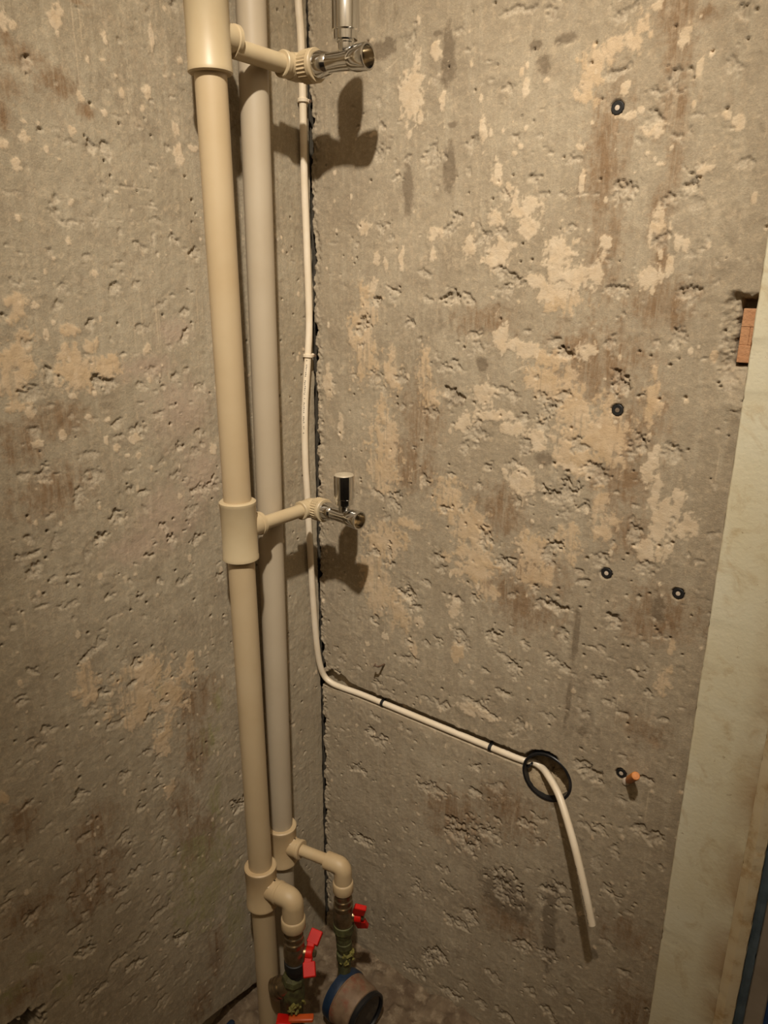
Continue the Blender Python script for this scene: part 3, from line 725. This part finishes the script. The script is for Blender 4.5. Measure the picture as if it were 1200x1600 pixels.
top_out = (1.0, 0.05, 0.0); mid_out = (1.0, -0.07, 0.0)
V_TOP = thread_elbow(ELB_TOP, d_top, top_out, PPR_FIT, riser, 1.10)
V_MID = thread_elbow(ELB_MID, d_mid, mid_out, PPR_FIT, riser)

def drop_elbow(start, direction, reach, drop, m, parent, r=0.0165, collar=0.0192):
    """horizontal socket, bend, then a collared outlet pointing down"""
    s = Vector(start); u = Vector(direction).normalized(); dn = Vector((0, 0, -1))
    R = 0.011
    c = s + u * reach
    pts = [s, s + u * (reach - R) * 0.5]
    p0 = c - u * R; ctr = p0 + dn * R
    for k in range(11):
        t = k / 10 * math.pi / 2
        pts.append(ctr + u * (R * math.sin(t)) - dn * (R * math.cos(t)))
    pts.append(c + dn * (drop - 0.022))
    e = MB().sweep(pts, r, 36)
    e.lathe(c + dn * (drop - 0.024), dn, [(0, r), (0.001, collar - 0.001), (0.003, collar), (0.020, collar), (0.0225, collar - 0.0012), (0.024, 0.0135)], 40)
    e.build('drop_elbow', m, parent, 30)
    return c + dn * drop
sF = FP(Z_F) + Vector((0.99, 0.12, 0)).normalized() * 0.036
OUT_F = drop_elbow(sF, (0.99, 0.12, 0), 0.030, 0.061, PPR_GREY_FIT, riser, r=0.0185, collar=0.0210)
finish(riser)

rear = empty('riser_pipe', RP(0.0))
tag(rear, 'slimmer-looking grey riser pipe behind the cream one, nearer the corner', 'pipe')
pipe(RP, 0.34, 1.86, 0.0200, 'pipe_section', PPR_REAR, rear)
pipe(RP, -0.02, 0.325, 0.0200, 'pipe_section', PPR_REAR, rear)
RDIR = Vector((0.985, 0.17, 0.0))
tee(RP, Z_R, 0.0400, RDIR, 0.043, PPR_GREY_FIT, rear)
sR = RP(Z_R) + RDIR.normalized() * 0.036
MB().lathe(sR, RDIR, [(0, 0.0105), (0.068, 0.0105)], 32).build('branch_pipe', PPR_GREY_FIT, rear)
OUT_R = drop_elbow(sR + RDIR.normalized() * 0.060, RDIR, 0.033, 0.056, PPR_GREY_FIT, rear, r=0.0160, collar=0.0185)
finish(rear)

# ------------------------------------------------------------------ chrome angle valves
def angle_valve(loc, out, label, size=1.0):
    yaw = math.atan2(out[1], out[0])
    t = empty('angle_valve', loc, (0, 0, yaw))
    t.scale = (size, size, size)
    tag(t, label, 'valve')
    MB().lathe((0, 0, 0), (1, 0, 0), [(-0.004, 0.011), (0, 0.0135), (0.0005, 0.0150), (0.006, 0.0150), (0.012, 0.0132), (0.017, 0.0120), (0.018, 0.0112)], 36).build('flange', CHROME, t)
    MB().lathe((0.016, 0, 0), (1, 0, 0), [(0, 0.0112), (0.004, 0.0106), (0.022, 0.0110), (0.038, 0.0124)], 36).build('body', CHROME, t)
    b = MB().lathe((0.048, 0, 0), (1, 0, 0), [(0, 0.0114), (0.004, 0.0127), (0.009, 0.0142), (0.0255, 0.0150), (0.027, 0.0145), (0.027, 0.0124), (0.010, 0.0120)], 36).build('outlet', CHROME, t)
    MB().lathe((0.0580, 0, 0), (1, 0, 0), [(0, 0.0119), (0.003, 0.0119)], 32).build('bore', BRASS_IN, b)
    MB().lathe((0.0425, 0, 0.004), (0, 0, 1), [(0, 0.0080), (0.006, 0.0092), (0.013, 0.0092), (0.014, 0.0102), (0.020, 0.0102)], 32).build('stem', CHROME, t)
    h = MB()
    h.lathe((0.0425, 0, 0.020), (0, 0, 1), [(0, 0.0105), (0.0004, 0.0140), (0.009, 0.0142), (0.0096, 0.0150), (0.0106, 0.0160), (0.044, 0.0162), (0.0465, 0.0155)], 32, flute=(0.0106, 0.043, 0.00022))
    h.build('handle', CHROME, t, 25)
    MB().lathe((0.0425, 0, 0.0660), (0, 0, 1), [(0, 0.0155), (0.0012, 0.0150), (0.0022, 0.0135), (0.0030, 0.008), (0.0032, 0.0)], 32).build('cap', CHROME_DUST, t)
    return t
angle_valve(V_TOP, top_out, 'chrome angle valve on the upper branch, handle cut by the photo top', 1.10)
angle_valve(V_MID, mid_out, 'chrome angle valve on the middle branch with dusty handle cap')

# ------------------------------------------------------------------ ball valves with red butterfly handles
def ball_valve(P, s_dir, wing, label, thread_m, lower_m):
    t = empty('ball_valve', P)
    t.scale = (1.12, 1.12, 1.12)
    tag(t, label, 'valve', 'red handled ball valves under the elbows')
    dn = (0, 0, -1)
    MB().lathe((0, 0, 0.004), dn, [(0, 0.0125), (0.006, 0.0125), (0.0065, 0.0138), (0.009, 0.0138), (0.0095, 0.0125), (0.016, 0.0128), (0.0165, 0.0148), (0.0195, 0.0148), (0.020, 0.0130), (0.027, 0.0135), (0.0275, 0.0158), (0.031, 0.0158), (0.0315, 0.0145), (0.038, 0.0142)], 36).build('threaded_nipple', thread_m, t)
    MB().lathe((0, 0, -0.033), dn, [(0, 0.0140), (0.003, 0.0158), (0.010, 0.0172), (0.020, 0.0172), (0.027, 0.0158), (0.030, 0.0150)], 36).build('valve_body', thread_m, t)
    MB().lathe((0, 0, -0.062), dn, [(0, 0.0150), (0.001, 0.0168), (0.014, 0.0168), (0.016, 0.0150), (0.024, 0.0140), (0.026, 0.0128), (0.036, 0.0128)], 6 * 6).build('hex_nut', lower_m, t, 25)
    s = Vector(s_dir).normalized()
    hub = Vector((0, 0, -0.046))
    MB().lathe(hub + s * 0.010, s, [(0, 0.0090), (0.012, 0.0088), (0.012, 0.0070), (0.018, 0.0070)], 24).build('stem', BRASS_IN, t)
    z = Vector((0, 0, 1)); y = z.cross(s).normalized()
    w = (z * wing[0] + y * wing[1]).normalized(); q = s.cross(w).normalized()
    c = hub + s * 0.024
    h = MB()
    h.lathe(c - s * 0.005, s, [(0, 0.0095), (0.009, 0.0095), (0.0105, 0.0085)], 24)
    for k in (1, -1):
        h.box(c + w * 0.010 * k, (0.014, 0.008, 0.012), (w, q, s), 0.15)
        h.box(c + w * 0.0225 * k + s * 0.004, (0.021, 0.0085, 0.019), ((w * k + s * 0.25), q, (s - w * k * 0.25)), 0.12)
    ho = h.build('handle', RED, t, 30)
    MB().lathe(c + s * 0.0055, s, [(0, 0.0058), (0.004, 0.0056), (0.005, 0.004)], 6).build('nut', BRASS_OLD, ho, 25)
    return t
ball_valve(OUT_F, (0.88, 0.48, 0), (0.50, 0.86), 'ball valve under the front elbow, red wings tilted up to the right', BRASS_OLD, BLACK_MATT)
ball_valve(OUT_R, (0.88, 0.48, 0), (0.85, -0.30), 'ball valve under the rear elbow, red handle turned toward the right wall', BRASS_OLD, BRASS_GREEN)

# ------------------------------------------------------------------ strainer, second handle and water meter at the floor
st = empty('strainer', (OUT_F.x - 0.004, OUT_F.y - 0.002, 0.0))
tag(st, 'green tarnished strainer with hexagonal nuts below the front ball valve', 'strainer')
zf = OUT_F.z - 0.101
MB().lathe((0.002, 0, zf), (-0.10, -0.05, -1), [(0, 0.0135), (0.006, 0.019), (0.016, 0.0205), (0.020, 0.018), (0.030, 0.017)], 8).build('upper_nut', BRASS_GREEN, st, 25)
MB().lathe((0, 0, zf - 0.024), (0, 0, -1), [(0, 0.017), (0.012, 0.020), (0.034, 0.020), (0.044, 0.016), (zf - 0.030, 0.015)], 30).build('body', BRASS_GREEN, st)
MB().lathe((-0.006, -0.004, zf - 0.026), (-0.75, -0.45, -0.55), [(0, 0.0165), (0.016, 0.0165), (0.0165, 0.0190), (0.020, 0.0190), (0.0205, 0.0172), (0.024, 0.0172), (0.0245, 0.0190), (0.032, 0.0190), (0.033, 0.0165)], 24).build('strainer_cap', BRASS_OLD, st, 25)
rl = random.Random(4)
g = MB()
for k in range(26):
    a = rl.uniform(-1.2, 1.4); rr = 0.0185 + rl.uniform(-0.002, 0.003)
    p = Vector((math.cos(a) * rr, math.sin(a) * rr - 0.004, zf - 0.050 - rl.uniform(0, 0.02)))
    d = Vector((rl.uniform(-1, 1), rl.uniform(-1, 1), rl.uniform(-1, 1))).normalized()
    g.box(p, (rl.uniform(0.005, 0.010), rl.uniform(0.003, 0.006), rl.uniform(0.002, 0.004)), (d, d.cross(Vector((0.3, 0.2, 0.9))), d.cross(d.cross(Vector((0.3, 0.2, 0.9))))), 0.25)
g.build('sealing_tow', YELLOW, st, 30)

hv = empty('shutoff_valve', (OUT_F.x + 0.016, OUT_F.y - 0.020, 0.0))
tag(hv, 'orange and red valve handle lying low beside the strainer at the photo bottom', 'valve')
MB().lathe((0, 0, 0.006), (0, 0, 1), [(0, 0.013), (0.050, 0.0125), (0.054, 0.009), (0.068, 0.008)], 24).build('valve_body', BRASS_OLD, hv)
MB().box((0.006, 0.008, 0.082), (0.044, 0.013, 0.008), ((0.80, 0.55, 0.10), (-0.55, 0.80, 0), (0, 0, 1)), 0.2).build('lever', ORANGE, hv)
MB().box((-0.018, -0.010, 0.076), (0.026, 0.022, 0.010), ((0.80, 0.55, -0.10), (-0.55, 0.80, 0), (0, 0, 1)), 0.2).build('red_grip', RED, hv)

wm = empty('water_meter', (OUT_R.x + 0.002, OUT_R.y, 0.0))
tag(wm, 'round water meter with blue ring, dusty housing and dark glass face', 'meter')
zr = OUT_R.z - 0.106
MB().lathe((-0.001, 0, zr), (0, 0, -1), [(0, 0.0125), (0.004, 0.0128), (0.006, 0.0145), (0.018, 0.0145), (0.020, 0.0125), (0.030, 0.0115), (0.032, 0.0145), (0.046, 0.0145), (0.048, 0.012), (zr - 0.070, 0.012)], 24).build('union_nut', BRASS_GREEN, wm, 25)
g = MB()
for k in range(30):
    a = rl.uniform(-1.6, 1.2); rr = 0.0115 + rl.uniform(-0.002, 0.004)
    p = Vector((math.cos(a) * rr, math.sin(a) * rr, zr - 0.026 - rl.uniform(0, 0.022)))
    d = Vector((rl.uniform(-1, 1), rl.uniform(-1, 1), rl.uniform(-1, 1))).normalized()
    g.box(p, (rl.uniform(0.005, 0.011), rl.uniform(0.003, 0.006), rl.uniform(0.002, 0.004)), (d, d.cross(Vector((0.3, 0.2, 0.9))), d.cross(d.cross(Vector((0.3, 0.2, 0.9))))), 0.25)
g.build('sealing_tow', YELLOW, wm, 30)
MB().lathe((0, 0, 0.012), (0, 0, 1), [(0, 0.018), (0.05, 0.020), (0.060, 0.015), (0.075, 0.014)], 28).build('pipe_body', BRASS_OLD, wm)
mo = Vector((0.152, -0.136, 0.046)) - Vector((OUT_R.x + 0.002, OUT_R.y, 0.0)); ma = Vector((0.98, -0.10, -0.04)).normalized()
_S = lambda pr: [(a, b * 1.10) for a, b in pr]
MB().lathe(mo, ma, _S([(0, 0.030), (0.002, 0.0430), (0.014, 0.0445), (0.019, 0.0435), (0.020, 0.038)]), 48).build('blue_ring', BLUE, wm)
MB().lathe(mo + ma * 0.017, ma, _S([(0, 0.038), (0.001, 0.0425), (0.004, 0.0430), (0.005, 0.0415), (0.036, 0.0410), (0.044, 0.0395), (0.046, 0.036)]), 48).build('housing', METER_BODY, wm)
fc = MB().lathe(mo + ma * 0.061, ma, _S([(0, 0.0365), (0.003, 0.0395), (0.010, 0.0395), (0.012, 0.0375), (0.012, 0.0350), (0.007, 0.0345)]), 48).build('bezel', BLACK, wm)
MB().lathe(mo + ma * 0.065, ma, _S([(0, 0.0348), (0.004, 0.0348), (0.0048, 0.0)]), 48).build('glass', GLASS_DARK, fc, 60)

# ------------------------------------------------------------------ power cable
CR = 0.0056
path = [(0.008, -0.0285, 1.86), (0.008, -0.0275, 1.78), (0.008, -0.0264, 1.7031), (0.008, -0.0229, 1.6559), (0.008, -0.0219, 1.5754), (0.008, -0.0225, 1.4677), (0.008, -0.0200, 1.3567),
        (0.008, -0.0189, 1.2587), (0.008, -0.0240, 1.2021), (0.008, -0.0345, 1.1152), (0.008, -0.0366, 1.0283), (0.008, -0.0335, 0.9596), (0.008, -0.0306, 0.8768),
        (0.008, -0.0246, 0.7515), (0.0078, -0.0175, 0.6706), (0.0082, -0.0108, 0.6300), (0.0125, -0.0040, 0.6045), (0.0270, -0.0005, 0.5935), (0.0500, 0.0020, 0.5905), (0.0931, 0.0038, 0.5915),
        (0.16, 0.0045, 0.5915), (0.25, 0.0045, 0.5915), (0.34, 0.0045, 0.5915), (0.415, 0.0050, 0.5915), (0.436, 0.0125, 0.5900), (0.4510, 0.0135, 0.5860), (0.4680, 0.0020, 0.5850),
        (0.4935, -0.0150, 0.5742), (0.5144, -0.0300, 0.5532), (0.5367, -0.0450, 0.5226), (0.5551, -0.0550, 0.4874), (0.5696, -0.0610, 0.4533), (0.5826, -0.0650, 0.4168)]
cpts = spline(path, 10)
cable = empty('power_cable', path[14])
tag(cable, 'ivory power cable running down the corner and out of the wall box', 'cable')
MB().sweep(cpts, CR, 20).build('sheath', CABLE, cable, 50)
cend = MB()
te = (cpts[-1] - cpts[-2]).normalized()
cend.lathe(cpts[-1] - te * 0.0005, te, [(0, 0.0040), (0.0008, 0.0040)], 20)
cend.build('cut_face', CLIP_WHITE, cable)
def marking(i0, i1, view, words, name='printed_marking'):
    """tiny printed characters along the sheath on its visible side"""
    r = random.Random(i0)
    seg = [cpts[i] for i in range(i0, i1 + 1)]
    L = [0.0]
    for a, b in zip(seg, seg[1:]): L.append(L[-1] + (b - a).length)
    def at(s):
        s = max(0, min(L[-1] - 1e-6, s))
        k = max(j for j in range(len(L)) if L[j] <= s)
        k = min(k, len(seg) - 2)
        t = (s - L[k]) / (L[k + 1] - L[k])
        return seg[k].lerp(seg[k + 1], t), (seg[k + 1] - seg[k]).normalized()
    mb = MB()
    s = 0.0
    for w in words:
        for ch in range(w):
            p, tn = at(s)
            n = Vector(view); n = (n - tn * n.dot(tn)).normalized(); sd = tn.cross(n)
            wd = r.uniform(0.0011, 0.0019)
            for st_ in range(r.choice((1, 2, 2))):
                o = p + n * (CR - 0.00002) + sd * r.uniform(-0.0007, 0.0007) + tn * (st_ * 0.0009)
                mb.box(o, (0.0006 if st_ else 0.0014, wd if st_ == 0 else 0.0007, 0.0003), (tn, sd, n), 0.1)
            s += 0.0030
        s += 0.0045
        if s > L[-1]: break
    return mb.build(name, INK, cable, None)
def idx_at(test):
    return min(range(len(cpts)), key=test)
i_a = idx_at(lambda i: (cpts[i] - Vector((0.008, -0.025, 1.196))).length); i_b = idx_at(lambda i: (cpts[i] - Vector((0.008, -0.036, 1.048))).length)
marking(i_a, i_b, (0.42, -0.9, 0.1), [1, 7, 8, 1, 6, 4, 2, 1])
i_c = idx_at(lambda i: (cpts[i] - Vector((0.5500, -0.0520, 0.4980))).length)
marking(i_c, len(cpts) - 2, (-0.55, -0.8, -0.1), [3, 5, 2, 6, 3, 4])
finish(cable)

# ivory corner clips and black channel clips
def corner_clip(z, label):
    i = idx_at(lambda k: abs(cpts[k].z - z) + (10 if cpts[k].x > 0.02 else 0))
    p = cpts[i]; a = (cpts[i + 1] - cpts[i - 1]).normalized()
    t = empty('cable_clip', p)
    tag(t, label, 'clip', 'ivory clips on the corner cable')
    MB().lathe(-a * 0.0028, a, [(0, 0.0058), (0, 0.0074), (0.0006, 0.0080), (0.0050, 0.0080), (0.0056, 0.0074), (0.0056, 0.0058)], 28, closed=True).build('strap', CLIP_WHITE, t, 30)
    MB().box((-0.001, 0.0095, 0), (0.011, 0.006, 0.0062), bev=0.2).build('nail_block', CLIP_WHITE, t)
    MB().lathe((0.0035, 0.0097, 0), (1, 0, 0), [(0, 0.0014), (0.0025, 0.0014), (0.003, 0.0024), (0.0036, 0.0022)], 12).build('nail', RUST, t)
corner_clip(1.5754, 'upper ivory clip holding the cable below the top valve branch')
corner_clip(1.2021, 'lower ivory clip holding the cable above the printed lettering')
def channel_clip(x, label):
    i = idx_at(lambda k: (cpts[k] - Vector((x, 0.0045, 0.5915))).length)
    t = empty('channel_clip', cpts[i])
    tag(t, label, 'clip', 'black clips on the channel cable')
    MB().lathe((-0.0028, 0, 0), (1, 0, 0), [(0, 0.0057), (0, 0.0066), (0.0056, 0.0066), (0.0056, 0.0057)], 28, closed=True).build('strap', BLACK_MATT, t, 30)
    MB().box((0, 0.0015, 0.0082), (0.0052, 0.0040, 0.0050), bev=0.2).build('lug', BLACK_MATT, t)
channel_clip(0.1459, 'black clip on the chased cable nearer the corner')
channel_clip(0.3677, 'black clip on the chased cable nearer the round wall box')

# ------------------------------------------------------------------ round wall box
bx = empty('wall_box', (BOX_C[0], 0.0, BOX_C[1]))
tag(bx, 'round black plastic wall box sunk into the concrete', 'wall box')
ro, ri = 0.0418, 0.0375
MB().lathe((0, -0.0015, 0), (0, 1, 0), [(0.0, ri), (0.0, ro - 0.001), (0.001, ro), (0.040, ro), (0.041, ri + 0.001), (0.041, ri), (0.034, ri - 0.0002), (0.010, ri)], 56, closed=True).build('cup', BLACK, bx, 30)
V_, F_ = [], []
nr, na = 12, 48
for i in range(nr + 1):
    for k in range(na):
        a = 2 * math.pi * k / na; r0 = (ri + 0.0006) * i / nr
        V_.append((r0 * math.cos(a), 0.0215 + 0.34 * r0 * math.sin(a) + 0.22 * r0 * math.cos(a) + 0.004 * (random.random() - 0.5) * (0.4 if i == nr else 1), r0 * math.sin(a)))
for i in range(nr):
    for k in range(na):
        q = (k + 1) % na
        F_.append((i * na + k, i * na + q, (i + 1) * na + q, (i + 1) * na + k))
mesh_obj('gypsum_bed', V_, F_, GYPSUM, bx, 60)
MB().box((-0.031, 0.010, 0.006), (0.010, 0.018, 0.0035), ((0.5, 0, 0.85), (0, 1, 0), (-0.85, 0, 0.5)), 0.2).build('knockout_flap', BLACK, bx)

# ------------------------------------------------------------------ wall plugs, dowel, nail, brick
def wall_plug(u, v, core, label):
    t = empty('wall_plug', (u, 0.0035, v))
    tag(t, label, 'wall plug', 'black wall plugs in the right wall')
    MB().lathe((0, 0.004, 0), (0, -1, 0), [(0, 0.0076), (0.0060, 0.0076), (0.0066, 0.0068), (0.0066, 0.0032), (0.0050, 0.0028)], 22).build('sleeve', BLACK_MATT, t, 30)
    MB().lathe((0, -0.0015, 0), (0, -1, 0), [(0, 0.0030), (0.0012, 0.0029), (0.0016, 0.0)], 16).build('core', core, t, 60)
for (u, v), core, lab in zip(PLUGS, (PLUG_CORE, PLUG_GREY, PLUG_CORE, PLUG_CORE, PLUG_CORE), (
        'black wall plug with pale core, the topmost one near the photo top',
        'black wall plug with grey core beneath a chipped patch, level with the cable lettering',
        'black wall plug with pale core, left one of the pair below mid-height',
        'large black wall plug with pale core near the cream casing board',
        'black wall plug with pale core right beside the orange dowel')):
    wall_plug(u, v, core, lab)
dw = empty('wall_dowel', (0.5915, 0.0, 0.6345))
tag(dw, 'orange plastic dowel sticking out of the wall right of the wall box', 'dowel')
dd = Vector((0.0170, -0.030, 0.0330))
MB().lathe(-dd.normalized() * 0.012, dd, [(0, 0.0048), (0.020, 0.0050), (0.0205, 0.0058), (dd.length + 0.010, 0.0060), (dd.length + 0.0115, 0.0056), (dd.length + 0.012, 0.0050)], 20).build('dowel_body', DOWEL, dw, 30)
MB().lathe((-0.0035, 0.002, -0.004), (0.1, -1, 0), [(0, 0.006), (0.004, 0.0055), (0.005, 0.003)], 14).build('plaster_crumb', PLUG_CORE, dw, 40)
nl = empty('nail', (0.150, 0.0, 0.674))
tag(nl, 'short bent rusty nail in the wall above the cable channel', 'nail')
MB().sweep(spline([(0.001, 0.006, 0.0), (0.0, -0.008, 0.001), (-0.001, -0.016, 0.002), (-0.006, -0.019, 0.004)], 4), 0.0018, 10).build('shank', RUST, nl)
MB().lathe((-0.006, -0.019, 0.004), (-0.9, -0.3, 0.4), [(0, 0.0036), (0.0012, 0.0038), (0.002, 0.0030)], 12).build('head', RUST, nl)
br = empty('brick', (0.680, 0.0, 1.2355))
tag(br, 'orange brick exposed in the niche beside the cream casing board', 'brick')
for i, (z0, z1) in enumerate(((0.0, 0.0200), (0.0202, 0.0405), (0.0407, 0.0610))):
    xs = [(-0.0285, -0.012), (-0.0118, 0.004), (0.0042, 0.022)] if i % 2 == 0 else [(-0.0285, -0.019), (-0.0188, -0.004), (-0.0038, 0.022)]
    for (x0, x1) in xs:
        MB().box(((x0 + x1) / 2, 0.0185 + 0.0004 * (i % 2), (z0 + z1) / 2), (x1 - x0, 0.019, z1 - z0), bev=0.03).build('scored_face', BRICK_M, br)
sc_ = empty('plastic_scrap', (0.020, -0.312, 0.0))
tag(sc_, 'dark blue plastic scrap wedged in the joint at the left wall foot', 'scrap')
MB().box((0, 0, 0.012), (0.012, 0.060, 0.020), ((1, 0, 0.1), (0, 1, 0.05), (-0.1, 0, 1)), 0.25).build('blue_piece', BLUE, sc_)
